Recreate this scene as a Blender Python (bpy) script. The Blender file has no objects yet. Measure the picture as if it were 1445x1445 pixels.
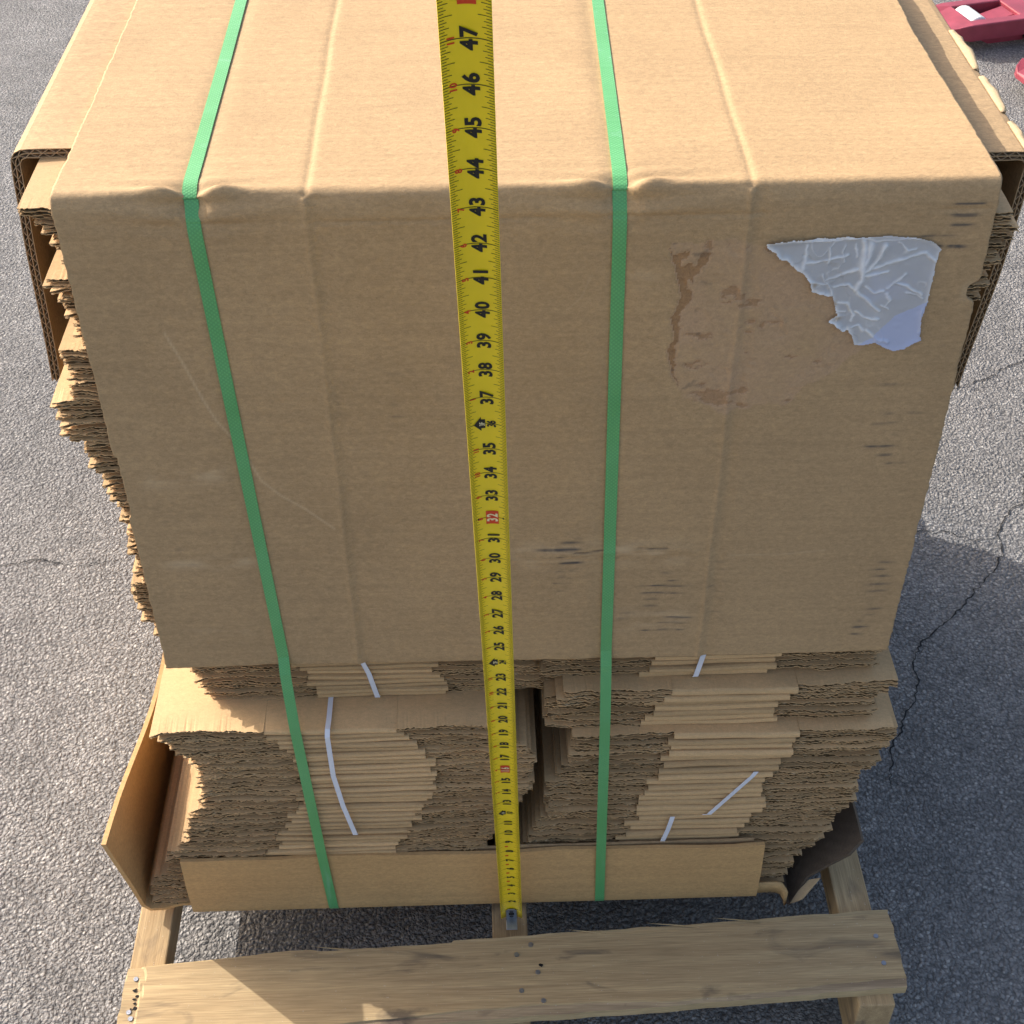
import bpy, bmesh, math, random
import numpy as np
from mathutils import Vector, Matrix

random.seed(7)
rng = np.random.default_rng(7)
U = 0.0254            # everything below is measured in inches
GZ = 4.9              # pallet deck stands 4.9 inches above the asphalt
sc = bpy.context.scene
col = sc.collection

# ------------------------------------------------------------------ camera
cam = bpy.data.cameras.new('camera')
cam.sensor_width = 36.0
cam.lens = 36.0 * 1980.0 / 1445.0
cam.clip_start = 0.05
cam.clip_end = 2000
cam_o = bpy.data.objects.new('camera', cam)
col.objects.link(cam_o)
PITCH, ROLL, YAW = 0.72538, -0.010087, 0.021273
fwd = Vector((math.sin(YAW) * math.cos(PITCH), math.cos(YAW) * math.cos(PITCH), -math.sin(PITCH)))
rgt = Vector((math.cos(YAW), -math.sin(YAW), 0))
upv = rgt.cross(fwd)
r2 = rgt * math.cos(ROLL) + upv * math.sin(ROLL)
u2 = -rgt * math.sin(ROLL) + upv * math.cos(ROLL)
M = Matrix((r2, u2, -fwd)).transposed().to_4x4()
M.translation = Vector((-1.358 * U, -36.437 * U, (55.794 + GZ) * U))
cam_o.matrix_world = M
sc.camera = cam_o

# ------------------------------------------------------------------ sky, sun, exposure
SUN_EL, SUN_AZ = math.radians(31), math.radians(-58)
w = bpy.data.worlds.new("World")
sc.world = w
w.use_nodes = True
sky = w.node_tree.nodes.new('ShaderNodeTexSky')
sky.sky_type = 'NISHITA'
sky.sun_disc = False
sky.sun_elevation = SUN_EL
sky.sun_rotation = SUN_AZ
sky.air_density = 1.0
sky.dust_density = 5.0
sky.ozone_density = 1.0
bg = w.node_tree.nodes['Background']
w.node_tree.links.new(sky.outputs[0], bg.inputs[0])
bg.inputs[1].default_value = 0.145
sun = bpy.data.lights.new('sun', 'SUN')
sun.energy = 2.75
sun.angle = math.radians(0.5)
sun.color = (1.0, 0.975, 0.945)
sun_o = bpy.data.objects.new('sun', sun)
col.objects.link(sun_o)
to_sun = Vector((math.sin(SUN_AZ) * math.cos(SUN_EL), math.cos(SUN_AZ) * math.cos(SUN_EL), math.sin(SUN_EL)))
sun_o.rotation_euler = to_sun.to_track_quat('Z', 'Y').to_euler()
sun_o.location = to_sun * 20
sc.view_settings.view_transform = 'Standard'
sc.view_settings.look = 'None'
sc.view_settings.exposure = 0.98
sc.view_settings.gamma = 1
sc.view_settings.use_curve_mapping = False

# ------------------------------------------------------------------ helpers
def P(a):
    a = np.array(a, dtype=float).reshape(-1, 3) * U
    a[:, 2] += GZ * U
    return a

def tag(o, label=None, cat=None, group=None, kind=None):
    for k, v in (('label', label), ('category', cat), ('group', group), ('kind', kind)):
        if v: o[k] = v
    return o

def empty(name, loc, label=None, cat=None, group=None):
    o = bpy.data.objects.new(name, None)
    o.empty_display_size = 0.05
    o.location = P([loc])[0]
    col.objects.link(o)
    o['base'] = 0
    del o['base']
    return tag(o, label, cat, group)

def world_loc(o):
    v = Vector((0, 0, 0))
    while o:
        v += o.location
        o = o.parent
    return v

def link(name, me, parent=None):
    o = bpy.data.objects.new(name, me)
    col.objects.link(o)
    if parent: o.parent = parent
    return o

def mesh(name, verts, faces, mats, parent=None, mi=None, smooth=False, origin=None):
    """verts in inches, world frame; the mesh is stored relative to its parent (or origin)."""
    v = P(verts)
    base = np.array(world_loc(parent)) if parent else (P([origin])[0] if origin is not None else np.zeros(3))
    v = v - base
    me = bpy.data.meshes.new(name)
    me.from_pydata(v.tolist(), [], [tuple(int(i) for i in f) for f in faces])
    for m in (mats if isinstance(mats, (list, tuple)) else [mats]): me.materials.append(m)
    if mi is not None: me.polygons.foreach_set('material_index', np.asarray(mi, dtype=np.int32))
    if smooth: me.polygons.foreach_set('use_smooth', np.ones(len(me.polygons), dtype=bool))
    me.update()
    o = link(name, me, parent)
    if parent is None and origin is not None: o.location = base
    return o

class MB:
    def __init__(s): s.v = []; s.f = []; s.m = []
    def add(s, vs, fs, m=0):
        b = len(s.v)
        s.v += [tuple(v) for v in vs]
        s.f += [tuple(b + i for i in f) for f in fs]
        s.m += [m] * len(fs)
    def box(s, a, b, m=0, jit=0.0, ch=0.0):
        x0, y0, z0 = a; x1, y1, z1 = b
        vs = [(x, y, z) for z in (z0, z1) for y in (y0, y1) for x in (x0, x1)]
        if jit: vs = [tuple(c + random.uniform(-jit, jit) for c in v) for v in vs]
        s.add(vs, [(0, 2, 3, 1), (4, 5, 7, 6), (0, 1, 5, 4), (2, 6, 7, 3), (0, 4, 6, 2), (1, 3, 7, 5)], m)
    def grid(s, rows, m=0, closed=False):
        n = len(rows[0]); b = len(s.v)
        for r in rows: s.v += [tuple(p) for p in r]
        for i in range(len(rows) - 1):
            for j in range(n - (0 if closed else 1)):
                k = (j + 1) % n
                s.f.append((b + i * n + j, b + i * n + k, b + (i + 1) * n + k, b + (i + 1) * n + j)); s.m.append(m)
    def cyl(s, c0, c1, r0, r1=None, n=16, m=0, cap=True):
        r1 = r0 if r1 is None else r1
        c0, c1 = Vector(c0), Vector(c1); d = (c1 - c0).normalized()
        a = d.orthogonal().normalized(); bb = d.cross(a)
        R = [[c + (a * math.cos(t) + bb * math.sin(t)) * r for t in [2 * math.pi * k / n for k in range(n)]] for c, r in ((c0, r0), (c1, r1))]
        b = len(s.v); s.grid(R, m, True)
        if cap:
            s.f += [tuple(b + n - 1 - k for k in range(n)), tuple(b + n + k for k in range(n))]; s.m += [m, m]
    def build(s, name, mats, parent=None, smooth=False, origin=None):
        return mesh(name, s.v, s.f, mats, parent, s.m if isinstance(mats, (list, tuple)) else None, smooth, origin)

def fix_normals(o):
    bm = bmesh.new(); bm.from_mesh(o.data)
    bmesh.ops.recalc_face_normals(bm, faces=bm.faces)
    bm.to_mesh(o.data); bm.free()

def bevel(o, wdt, seg=2):
    m = o.modifiers.new('bevel', 'BEVEL'); m.width = wdt * U; m.segments = seg; m.limit_method = 'ANGLE'
    return o

def vnoise(x, y, seed=0):
    """smooth value noise of two arrays, about -1..1"""
    xi, yi = np.floor(x).astype(np.int64), np.floor(y).astype(np.int64)
    fx, fy = x - xi, y - yi
    fx, fy = fx * fx * (3 - 2 * fx), fy * fy * (3 - 2 * fy)
    def h(a, b):
        n = (a * 374761393 + b * 668265263 + seed * 974634777) & 0x7fffffff
        n = ((n ^ (n >> 13)) * 1274126177) & 0x7fffffff
        return ((n ^ (n >> 16)) & 0xffff) / 32767.5 - 1
    return (h(xi, yi) * (1 - fx) + h(xi + 1, yi) * fx) * (1 - fy) + (h(xi, yi + 1) * (1 - fx) + h(xi + 1, yi + 1) * fx) * fy

def fbm(x, y, seed=0, o=4):
    r = 0; a = 1
    for k in range(o):
        r = r + a * vnoise(x * 2 ** k, y * 2 ** k, seed + k); a *= .5
    return r / 1.8

def smooth01(a, b, v):
    t = np.clip((v - a) / (b - a), 0, 1)
    return t * t * (3 - 2 * t)

# ------------------------------------------------------------------ materials
class NT:
    def __init__(s, name):
        s.m = bpy.data.materials.new(name); s.m.use_nodes = True
        s.t = s.m.node_tree; s.n = s.t.nodes; s.l = s.t.links
        s.b = s.n['Principled BSDF']
        s.b.inputs['Specular IOR Level'].default_value = 0.25
        s.tc = s.n.new('ShaderNodeTexCoord')
    def put(s, sock, v):
        if hasattr(v, 'is_output'): s.l.new(v, sock)
        elif v is not None: sock.default_value = v
    def mapping(s, scale, vec=None):
        n = s.n.new('ShaderNodeMapping'); s.put(n.inputs['Vector'], vec or s.tc.outputs['Object'])
        n.inputs['Scale'].default_value = scale
        return n.outputs[0]
    def noise(s, scale, detail=3, rough=.55, vec=None, dist=0):
        n = s.n.new('ShaderNodeTexNoise'); s.put(n.inputs['Vector'], vec or s.tc.outputs['Object'])
        n.inputs['Scale'].default_value = scale; n.inputs['Detail'].default_value = detail
        n.inputs['Roughness'].default_value = rough; n.inputs['Distortion'].default_value = dist
        return n.outputs['Fac']
    def voro(s, scale, feature='F1', vec=None, out='Distance', rand=1):
        n = s.n.new('ShaderNodeTexVoronoi'); n.feature = feature
        s.put(n.inputs['Vector'], vec or s.tc.outputs['Object']); n.inputs['Scale'].default_value = scale
        n.inputs['Randomness'].default_value = rand
        return n.outputs[out]
    def wave(s, scale, dist=0, vec=None, d='X', dscale=1):
        n = s.n.new('ShaderNodeTexWave'); n.bands_direction = d
        s.put(n.inputs['Vector'], vec or s.tc.outputs['Object']); n.inputs['Scale'].default_value = scale
        n.inputs['Distortion'].default_value = dist; n.inputs['Detail Scale'].default_value = dscale
        return n.outputs['Fac']
    def ramp(s, fac, stops):
        n = s.n.new('ShaderNodeValToRGB'); s.put(n.inputs[0], fac)
        e = n.color_ramp.elements
        while len(e) < len(stops): e.new(.5)
        for i, (p, c) in enumerate(stops):
            e[i].position = p; e[i].color = (c, c, c, 1) if not hasattr(c, '__len__') else (*c, 1)
        return n.outputs['Color']
    def mix(s, fac, a, b, mode='MIX'):
        n = s.n.new('ShaderNodeMix'); n.data_type = 'RGBA'; n.blend_type = mode
        s.put(n.inputs[0], fac)
        for i, v in ((6, a), (7, b)):
            if isinstance(v, tuple) and len(v) == 3: v = (*v, 1)
            s.put(n.inputs[i], v)
        return n.outputs[2]
    def math(s, op, a, b=None, clamp=False):
        n = s.n.new('ShaderNodeMath'); n.operation = op; n.use_clamp = clamp
        s.put(n.inputs[0], a)
        if b is not None: s.put(n.inputs[1], b)
        return n.outputs[0]
    def sep(s, v):
        n = s.n.new('ShaderNodeSeparateXYZ'); s.put(n.inputs[0], v); return n.outputs
    def rnd(s):
        return s.n.new('ShaderNodeObjectInfo').outputs['Random']
    def attr(s, name, out='Color'):
        n = s.n.new('ShaderNodeAttribute'); n.attribute_name = name; return n.outputs[out]
    def bump(s, h, strength, dist, prev=None):
        n = s.n.new('ShaderNodeBump'); s.put(n.inputs['Height'], h)
        n.inputs['Strength'].default_value = strength; n.inputs['Distance'].default_value = dist
        if prev is not None: s.l.new(prev, n.inputs['Normal'])
        return n.outputs[0]
    def done(s, color=None, rough=None, normal=None, **kw):
        if isinstance(color, tuple) and len(color) == 3: color = (*color, 1)
        s.put(s.b.inputs['Base Color'], color); s.put(s.b.inputs['Roughness'], rough); s.put(s.b.inputs['Normal'], normal)
        for k, v in kw.items(): s.put(s.b.inputs[k.replace('_', ' ')], v)
        return s.m

def kraft(name, c, flute=(1, 0, 0), vary=.0, mott=.16, marks=False, fl=.05, streak=0, rel=.3):
    """kraft paper: fibre mottling, faint flute lines, broad toning"""
    t = NT(name)
    big = t.ramp(t.noise(7, 3), [(.3, .93), (.7, 1.06)])
    fib = t.ramp(t.noise(330, 4, .65, t.mapping((.55, 1, 1)), .6), [(.3, 1 - mott), (.52, 1.0), (.72, 1 + mott)])
    spk = t.ramp(t.noise(900, 2, .6), [(.25, .88), (.5, 1.0), (.8, 1.08)])
    colr = t.mix(1, t.mix(1, t.mix(1, c, big, 'MULTIPLY'), fib, 'MULTIPLY'), spk, 'MULTIPLY')
    dots = t.ramp(t.noise(520, 1, .3), [(.22, 1), (.245, 0)])
    colr = t.mix(t.math('MULTIPLY', dots, .35), colr, tuple(x * .45 for x in c))
    if fl:
        wv = t.wave(1.0, 2.2, t.mapping(tuple(38 * (1 - f) if f == 0 and i > 0 else f * 1.2 for i, f in enumerate(flute))), 'DIAGONAL', .6)
        colr = t.mix(1, colr, t.ramp(wv, [(0, 1 - fl), (1, 1 + fl)]), 'MULTIPLY')
    if streak:
        colr = t.mix(1, colr, t.ramp(t.noise(210, 4, .6, t.mapping((.03, 1, 1))), [(.34, 1 - streak), (.5, 1.0), (.66, 1 + streak)]), 'MULTIPLY')
    if vary:
        r = t.rnd()
        colr = t.mix(1, colr, t.ramp(r, [(0, 1 - vary), (1, 1 + vary * .6)]), 'MULTIPLY')
    h = t.noise(420, 4, .6)
    nrm = t.bump(t.mix(.5, h, t.noise(190, 4, .6, t.mapping((.5, 1, 1)))), rel, .0009)
    if marks:
        s = t.n.new('ShaderNodeSeparateColor'); t.l.new(t.attr('marks'), s.inputs[0])
        rough_ = t.ramp(t.noise(260, 5, .7, None, 1.2), [(.3, .78), (.7, 1.2)])
        colr = t.mix(t.math('MULTIPLY', s.outputs[2], 2.0, True), colr, t.mix(1, (.50, .325, .195), rough_, 'MULTIPLY'))
        colr = t.mix(t.math('MULTIPLY', t.math('SUBTRACT', s.outputs[2], .5), 2.0, True), colr, t.mix(1, (.36, .205, .095), rough_, 'MULTIPLY'))
        colr = t.mix(t.math('MULTIPLY', s.outputs[1], .75), colr, (.68, .50, .31))
        colr = t.mix(s.outputs[0], colr, (.10, .085, .075))
        nrm = t.bump(t.math('MULTIPLY', t.noise(500, 4, .7), s.outputs[2]), .7, .0012, nrm)
    return t.done(colr, .78, nrm)

def wood(name, c0, c1, axis='x', stain=.5, dirty=(.11, .085, .065)):
    t = NT(name)
    sc_ = {'x': (.035, 1, 1), 'y': (1, .035, 1)}[axis]
    g = t.noise(150, 5, .6, t.mapping(sc_), .8)
    rings = t.wave(16, 5.5, t.mapping({'x': (.16, 1, 1), 'y': (1, .16, 1)}[axis]), 'Y' if axis == 'x' else 'X', 1.6)
    f = t.mix(.12, g, rings)
    colr = t.ramp(f, [(.22, c0), (.5, tuple((a + b) / 2 for a, b in zip(c0, c1))), (.72, c1)])
    fine = t.noise(700, 3, .6, t.mapping(tuple(k if k < 1 else 1 for k in sc_)))
    colr = t.mix(1, colr, t.ramp(fine, [(.3, .8), (.7, 1.15)]), 'MULTIPLY')
    st = t.ramp(t.noise(22, 4, .6, t.mapping({'x': (.35, 1, 1), 'y': (1, .35, 1)}[axis]), 1.0), [(.56, 0), (.70, stain)])
    colr = t.mix(st, colr, dirty)
    sp = t.ramp(t.noise(420, 2, .5), [(.71, 0), (.75, .55)])
    colr = t.mix(sp, colr, (.62, .56, .47))
    rnd = t.ramp(t.rnd(), [(0, .85), (1, 1.1)])
    colr = t.mix(1, colr, rnd, 'MULTIPLY')
    n = t.bump(t.mix(.5, g, fine), .45, .0016)
    return t.done(colr, .8, n)

def asphalt():
    t = NT('asphalt')
    big = t.noise(1.3, 4)
    mid = t.noise(14, 4)
    vec = t.n.new('ShaderNodeVectorMath'); vec.operation = 'ADD'
    nn = t.n.new('ShaderNodeTexNoise'); nn.inputs['Scale'].default_value = 60
    t.l.new(t.tc.outputs['Object'], nn.inputs['Vector'])
    sc3 = t.n.new('ShaderNodeVectorMath'); sc3.operation = 'SCALE'; sc3.inputs[3].default_value = .008
    t.l.new(nn.outputs['Color'], sc3.inputs[0])
    t.l.new(t.tc.outputs['Object'], vec.inputs[0]); t.l.new(sc3.outputs[0], vec.inputs[1])
    v = vec.outputs[0]
    d1 = t.voro(205, 'F1', v); c1 = t.voro(205, 'F1', v, 'Color')
    d2 = t.voro(420, 'F1', v); c2 = t.voro(420, 'F1', v, 'Color')
    sep1 = t.n.new('ShaderNodeSeparateColor'); t.l.new(c1, sep1.inputs[0])
    sep2 = t.n.new('ShaderNodeSeparateColor'); t.l.new(c2, sep2.inputs[0])
    stone = t.ramp(sep1.outputs[0], [(0, (.165, .157, .15)), (.55, (.25, .237, .224)), (.9, (.32, .303, .285)), (.975, (.40, .38, .35))])
    small = t.ramp(sep2.outputs[1], [(0, (.145, .138, .132)), (.6, (.245, .232, .219)), (.97, (.30, .285, .265))])
    colr = t.mix(t.ramp(d1, [(.35, 0), (.6, 1)]), stone, small)
    gap = t.ramp(t.math('MULTIPLY', d1, t.math('ADD', d2, .55)), [(.45, 0), (.8, .55)])
    colr = t.mix(gap, colr, (.065, .064, .065))
    colr = t.mix(1, colr, t.ramp(mid, [(.3, .86), (.7, 1.12)]), 'MULTIPLY')
    colr = t.mix(1, colr, t.ramp(big, [(.3, .9), (.7, 1.1)]), 'MULTIPLY')
    hgt = t.math('ADD', t.math('MULTIPLY', t.math('SUBTRACT', 1, d1), 1.0), t.math('MULTIPLY', t.math('SUBTRACT', 1, d2), .45))
    hgt = t.math('ADD', hgt, t.math('MULTIPLY', sep1.outputs[2], .5))
    hgt = t.math('ADD', hgt, t.math('MULTIPLY', mid, .7))
    n = t.bump(hgt, .95, .0034)
    return t.done(colr, .82, n)

def plain(name, c, rough=.5, metal=0, bump=0, bs=200, vary=.1, spec=.4, coat=0):
    t = NT(name)
    colr = t.mix(1, c, t.ramp(t.noise(bs * .25, 4), [(.3, 1 - vary), (.7, 1 + vary)]), 'MULTIPLY')
    nrm = t.bump(t.noise(bs, 3), bump, .001) if bump else None
    return t.done(colr, rough, nrm, Metallic=metal, Specular_IOR_Level=spec, Coat_Weight=coat)

M_ASPH = asphalt()
M_CRACK = plain('crack_shadow_gap', (.018, .018, .019), .95, vary=.2)
M_COVER = kraft('kraft_cover', (.462, .306, .158), marks=True, fl=.012, mott=.15, streak=.04, rel=.75)
M_SIDE = kraft('kraft_inner_sheet', (.46, .305, .16), mott=.2, fl=.012, streak=.05)
M_TRAY = kraft('kraft_tray', (.56, .345, .15), mott=.14, streak=.04, fl=.01)
M_BOX = kraft('kraft_box', (.61, .40, .20), vary=.2, mott=.10, fl=0)
M_DARKT = kraft('kraft_dark', (.115, .085, .06), mott=.15)  # very dark brown kraft, used only on the crumpled tray flap
M_TORN = kraft('kraft_torn_liner', (.52, .38, .22), mott=.08, fl=0)

def raw_edge():
    t = NT('raw_flute_edge')
    a = t.noise(520, 4, .7, t.mapping((.28, 1, 1)), .5)
    c = t.ramp(a, [(.34, (.045, .026, .012)), (.49, (.22, .135, .06)), (.58, (.46, .30, .145)), (.66, (.85, .66, .40))])
    c = t.mix(1, c, t.ramp(t.rnd(), [(0, .72), (1, 1.12)]), 'MULTIPLY')
    return t.done(c, .85, t.bump(t.noise(600, 3), .5, .001))
M_RAW = raw_edge()
M_FLUTE = kraft('flute_medium', (.44, .31, .19), mott=.08, fl=0)
M_WOOD = wood('pallet_pine', (.37, .25, .13), (.57, .415, .22), stain=.75)
M_WANE = wood('waney_edge', (.22, .15, .095), (.50, .365, .21), 'x', .92, (.10, .068, .055))
M_WOODY = wood('pallet_stringer', (.32, .215, .11), (.48, .34, .18), 'y', .6)
M_SPLIT = wood('fresh_split_pine', (.46, .33, .17), (.60, .45, .25), 'x', .15)
M_NAIL = plain('nail_steel', (.30, .31, .34), .42, .85, .3, 600)
M_HOLE = plain('nail_hole', (.012, .010, .009), .95)

def strap_mat():
    t = NT('green_strap')
    m = t.mapping((1, 1, 1))
    a = t.wave(170, 0, m, 'DIAGONAL'); b = t.wave(170, 0, t.mapping((-1, 1, 1)), 'DIAGONAL')
    e = t.math('MULTIPLY', a, b)
    big = t.noise(9, 3)
    colr = t.mix(t.ramp(big, [(.35, 0), (.7, 1)]), (.11, .39, .125), (.15, .47, .18))
    sc_ = t.ramp(t.noise(60, 4, .6, t.mapping((1, 1, .12))), [(.62, 0), (.72, .35)])
    colr = t.mix(sc_, colr, (.32, .55, .40))
    colr = t.mix(1, colr, t.ramp(e, [(0, .86), (.6, 1.1)]), 'MULTIPLY')
    return t.done(colr, .34, t.bump(e, .35, .0005), Specular_IOR_Level=.5)
M_GREEN = strap_mat()
M_WHITE = plain('white_tie', (.74, .75, .80), .35, bump=.1, vary=.04)
M_YEL = plain('tape_yellow', (.95, .70, .008), .30, bump=.05, bs=90, vary=.06, spec=.5)
M_BLK = plain('tape_black_print', (.014, .014, .012), .45)
M_RED = plain('tape_red_print', (.72, .06, .012), .45)
M_PALE = plain('tape_pale_print', (.86, .78, .45), .45)
M_STEEL = plain('hook_steel', (.34, .35, .36), .30, .9, .2, 500)
M_CASE = plain('tape_case_black', (.03, .03, .03), .5, bump=.2)
M_JACK = plain('jack_red_paint', (.29, .046, .066), .42, bump=.15, bs=60, vary=.22, coat=.1)
M_JACKD = plain('jack_dark_steel', (.035, .035, .038), .5, .3)
M_ROLL = plain('jack_nylon_roller', (.62, .62, .60), .5)
M_RUB = plain('black_rubber', (.02, .02, .02), .7)

def pouch_mat():
    t = NT('torn_clear_pouch')
    s = t.n.new('ShaderNodeSeparateColor'); t.l.new(t.attr('marks'), s.inputs[0])
    c = t.mix(s.outputs[0], (.47, .47, .48), (.84, .84, .84))
    c = t.mix(s.outputs[1], c, (.46, .51, .70))
    c = t.mix(t.math('MULTIPLY', s.outputs[2], .8), c, (.42, .32, .20))
    return t.done(c, .28, t.bump(t.noise(160, 3), .15, .001), Specular_IOR_Level=.6)
M_POUCH = pouch_mat()

# ------------------------------------------------------------------ ground
S = 300 / U
g = mesh('asphalt_ground', [(-S, -S, -GZ), (S, -S, -GZ), (S, S, -GZ), (-S, S, -GZ)], [(0, 1, 2, 3)], M_ASPH)
tag(g, 'weathered grey asphalt with fine aggregate and hairline cracks', 'asphalt', kind='structure')
def crack(pts, wd):
    pts = [Vector((*p, 0)) for p in pts]
    fine = []
    for a, b in zip(pts[:-1], pts[1:]):
        n = max(2, int((b - a).length / .22))
        for k in range(n): fine.append(a.lerp(b, k / n))
    fine.append(pts[-1])
    L_, R_ = [], []
    for i, p in enumerate(fine):
        d = (fine[min(i + 1, len(fine) - 1)] - fine[max(i - 1, 0)]).normalized()
        nn = Vector((-d.y, d.x, 0))
        q = p + nn * random.gauss(0, .07)
        tpr = min(1, i / 6, (len(fine) - 1 - i) / 6) * .9 + .1
        ww = wd * random.uniform(.35, 1.5) * tpr
        L_.append((q.x + nn.x * ww / 2, q.y + nn.y * ww / 2, -GZ + .06)); R_.append((q.x - nn.x * ww / 2, q.y - nn.y * ww / 2, -GZ + .06))
    m = MB(); m.grid([R_, L_]); m.build('crack', M_CRACK, g)
crack([(44, 49.6), (41, 48.3), (38.4, 47.55), (36.79, 46.54), (35.81, 45.88), (34.87, 45.3), (33.1, 44.5), (30, 43.2), (26, 42.6)], .08)
crack([(35.56, 40.65), (36.06, 39.8), (35.2, 36.5), (33.63, 31.79), (32.42, 30.86), (31.37, 29.32), (31.03, 28.32), (30.65, 26.7), (29.85, 25.45), (29.01, 24.53), (27.51, 23.05), (26.26, 21.6), (24.91, 20.47), (23.82, 19.48), (22.81, 17.89), (22.91, 16.63), (22.36, 15.06), (21.74, 14.3), (21.36, 13.55), (20.2, 11.5), (19.6, 9)], .085)
crack([(23, 29.4), (26.22, 29.17), (27.99, 28.97), (28.75, 28.41), (29.35, 28.12), (31.03, 28.32)], .06)
crack([(-42, 27), (-36, 28.6), (-32.13, 27.98), (-29.6, 28.54), (-27.67, 27.83), (-24.5, 28.3)], .07)

# ------------------------------------------------------------------ pallet
pal = empty('wooden_pallet', (-1, 17, -GZ), 'worn wooden pallet with notched stringers carrying the stack of flattened boxes', 'pallet')
BT = .62                                  # board thickness
def stringer(x, zt=-.62):
    m = MB(); y0, y1 = -5.6, 40.5; zb = -GZ + .62
    nt = zb + 2.0                         # fork notches
    prof = [(y0, zb), (y0, zt), (y1, zt), (y1, zb), (31, zb), (30.3, nt), (22, nt), (21.3, zb), (13.5, zb), (12.8, nt), (2.2 - 4.2, nt), (1.5 - 4.2, zb)]
    prof = [(y0, zb), (y0, zt), (y1, zt), (y1, zb), (32, zb), (31.2, nt), (22.6, nt), (21.8, zb), (11.6, zb), (10.8, nt), (-2.0, nt), (-2.8, zb)]
    n = len(prof)
    vs = [(x - .78, y, z) for y, z in prof] + [(x + .78, y, z) for y, z in prof]
    vs = [(a + random.uniform(-.04, .04), b, c) for a, b, c in vs]
    m.add(vs, [tuple(range(n)), tuple(reversed(range(n, 2 * n)))] + [(i, n + i, n + (i + 1) % n, (i + 1) % n) for i in range(n)])
    o = m.build('stringer', M_WOODY, pal); fix_normals(o); return bevel(o, .07)
for x in (-17.1, -.88, 14.95): stringer(x)
def board(y0, y1, zt, x0=-17.9, x1=15.8, sl=0.0, name='deck_board', th=BT):
    m = MB(); n = 40
    xs = np.linspace(x0, x1, n)
    def edge(a, sd): return a + .05 * vnoise(xs * .9, xs * 0 + sd, 3) + sl * xs
    e0, e1 = edge(y0, y0 * 3.1 + 1), edge(y1, y1 * 5.3 + 9)
    zz = zt + .02 * vnoise(xs * .5, xs * 0 + y0, 5)
    rows = [[(x, a, z - th) for x, a, z in zip(xs, e0, zz)], [(x, a, z) for x, a, z in zip(xs, e0, zz)],
            [(x, a, z) for x, a, z in zip(xs, e1, zz)], [(x, a, z - th) for x, a, z in zip(xs, e1, zz)]]
    m.grid([[r[i] for r in rows] for i in range(n)], 0, True)
    b = len(m.v); m.f += [(0, 1, 2, 3), tuple(b - 4 + k for k in (3, 2, 1, 0))]; m.m += [0, 0]
    o = m.build(name, M_WOOD, pal); fix_normals(o); return bevel(o, .05)
for y in (8.9, 15.2, 21.4, 27.6, 33.0): board(y, y + 3.6, 0)
board(37.2, 40.7, 0)
for y in (13, 24, 36.8): board(y, y + 3.5, -GZ + .60, name='bottom_board', th=.58)

# front deck board: slightly skewed, split left end, chipped rear and front edges
def front_board():
    m = MB(); n = 300
    xs = np.linspace(-17.75, 16.25, n)
    rear = np.interp(xs, [-17.75, -10.98, -1.53, 7, 16.25], [-3.08, -2.50, -2.10, -1.72, -1.24])
    front = np.interp(xs, [-17.6, -5.83, 4.5, 16.25], [-6.75, -6.16, -5.66, -5.02])
    z = np.zeros(n)
    rear = rear + .05 * fbm(xs * .8, xs * 0, 11) + np.where((xs > -9.9) & (xs < -3.5), -.18 * smooth01(-9.9, -9.3, xs), 0) * .6
    front = front + .06 * fbm(xs * .7, xs * 0 + 4, 12)
    endL = .05 * fbm(np.linspace(0, 5, 12), np.zeros(12), 13)
    rows = []
    for i in range(n):
        x, r, f = xs[i], rear[i], front[i]
        col_ = []
        wr = .16 + .10 * vnoise(np.array([x * .45]), np.array([2.]), 14)[0]     # chipped strip along the rear edge
        wf = .30 + .16 * vnoise(np.array([x * .3]), np.array([7.]), 15)[0]      # waney strip along the front edge
        if x < -9.5: wr = .05
        yy = [r, r, r - wr, r - wr - .03] + [r - wr - .03 + (f + wf + .03 - (r - wr - .03)) * k / 9 for k in range(1, 9)] + [f + wf, f + wf - .03, f, f]
        zz = [-BT, -.06, -.06, 0] + [0] * 8 + [0, -.07, -.14, -BT]
        for y, zv in zip(yy, zz):
            dz = .018 * fbm(np.array([x * .35]), np.array([y * 3.]), 16)[0] if zv > -.3 else 0
            if x < -17.0 + .09 * math.sin(y * 7) + .05 * math.sin(y * 23): dz -= .07
            col_.append((x + (.05 * math.sin(y * 5) if i in (0, n - 1) else 0), y, zv + dz))
        rows.append(col_)
    m.grid(rows, 0, True)
    k = len(rows[0]); b = len(m.v)
    m.m = [{0: 2, 1: 2, 13: 1, 14: 2}.get(j, 0) for i in range(n - 1) for j in range(k)]
    m.f += [tuple(range(k)), tuple(b - 1 - j for j in range(k))]; m.m += [0, 0]
    return m
fb = front_board().build('deck_board', [M_WOOD, M_WANE, M_SPLIT], pal, smooth=False); fix_normals(fb)
fb['label'] = 'skewed front deck board with split nailed end and chipped edges'
def nail(x, y, r=.13, z=.0, mat=M_NAIL):
    m = MB(); m.cyl((x, y, z - .05), (x, y, z + .03), r, r * .9, 12); m.build('nail', mat, fb)
for x, y in [(0, -2.54), (-.64, -3.01), (.26, -3.9), (-.48, -4.76), (.45, -5.25), (15.4, -2.62), (15.45, -3.95), (-17.3, -3.64), (-17.35, -5.2), (-17.22, -5.5)]:
    nail(x, y, .12, -.05 if x < -17 else .005)
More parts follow.
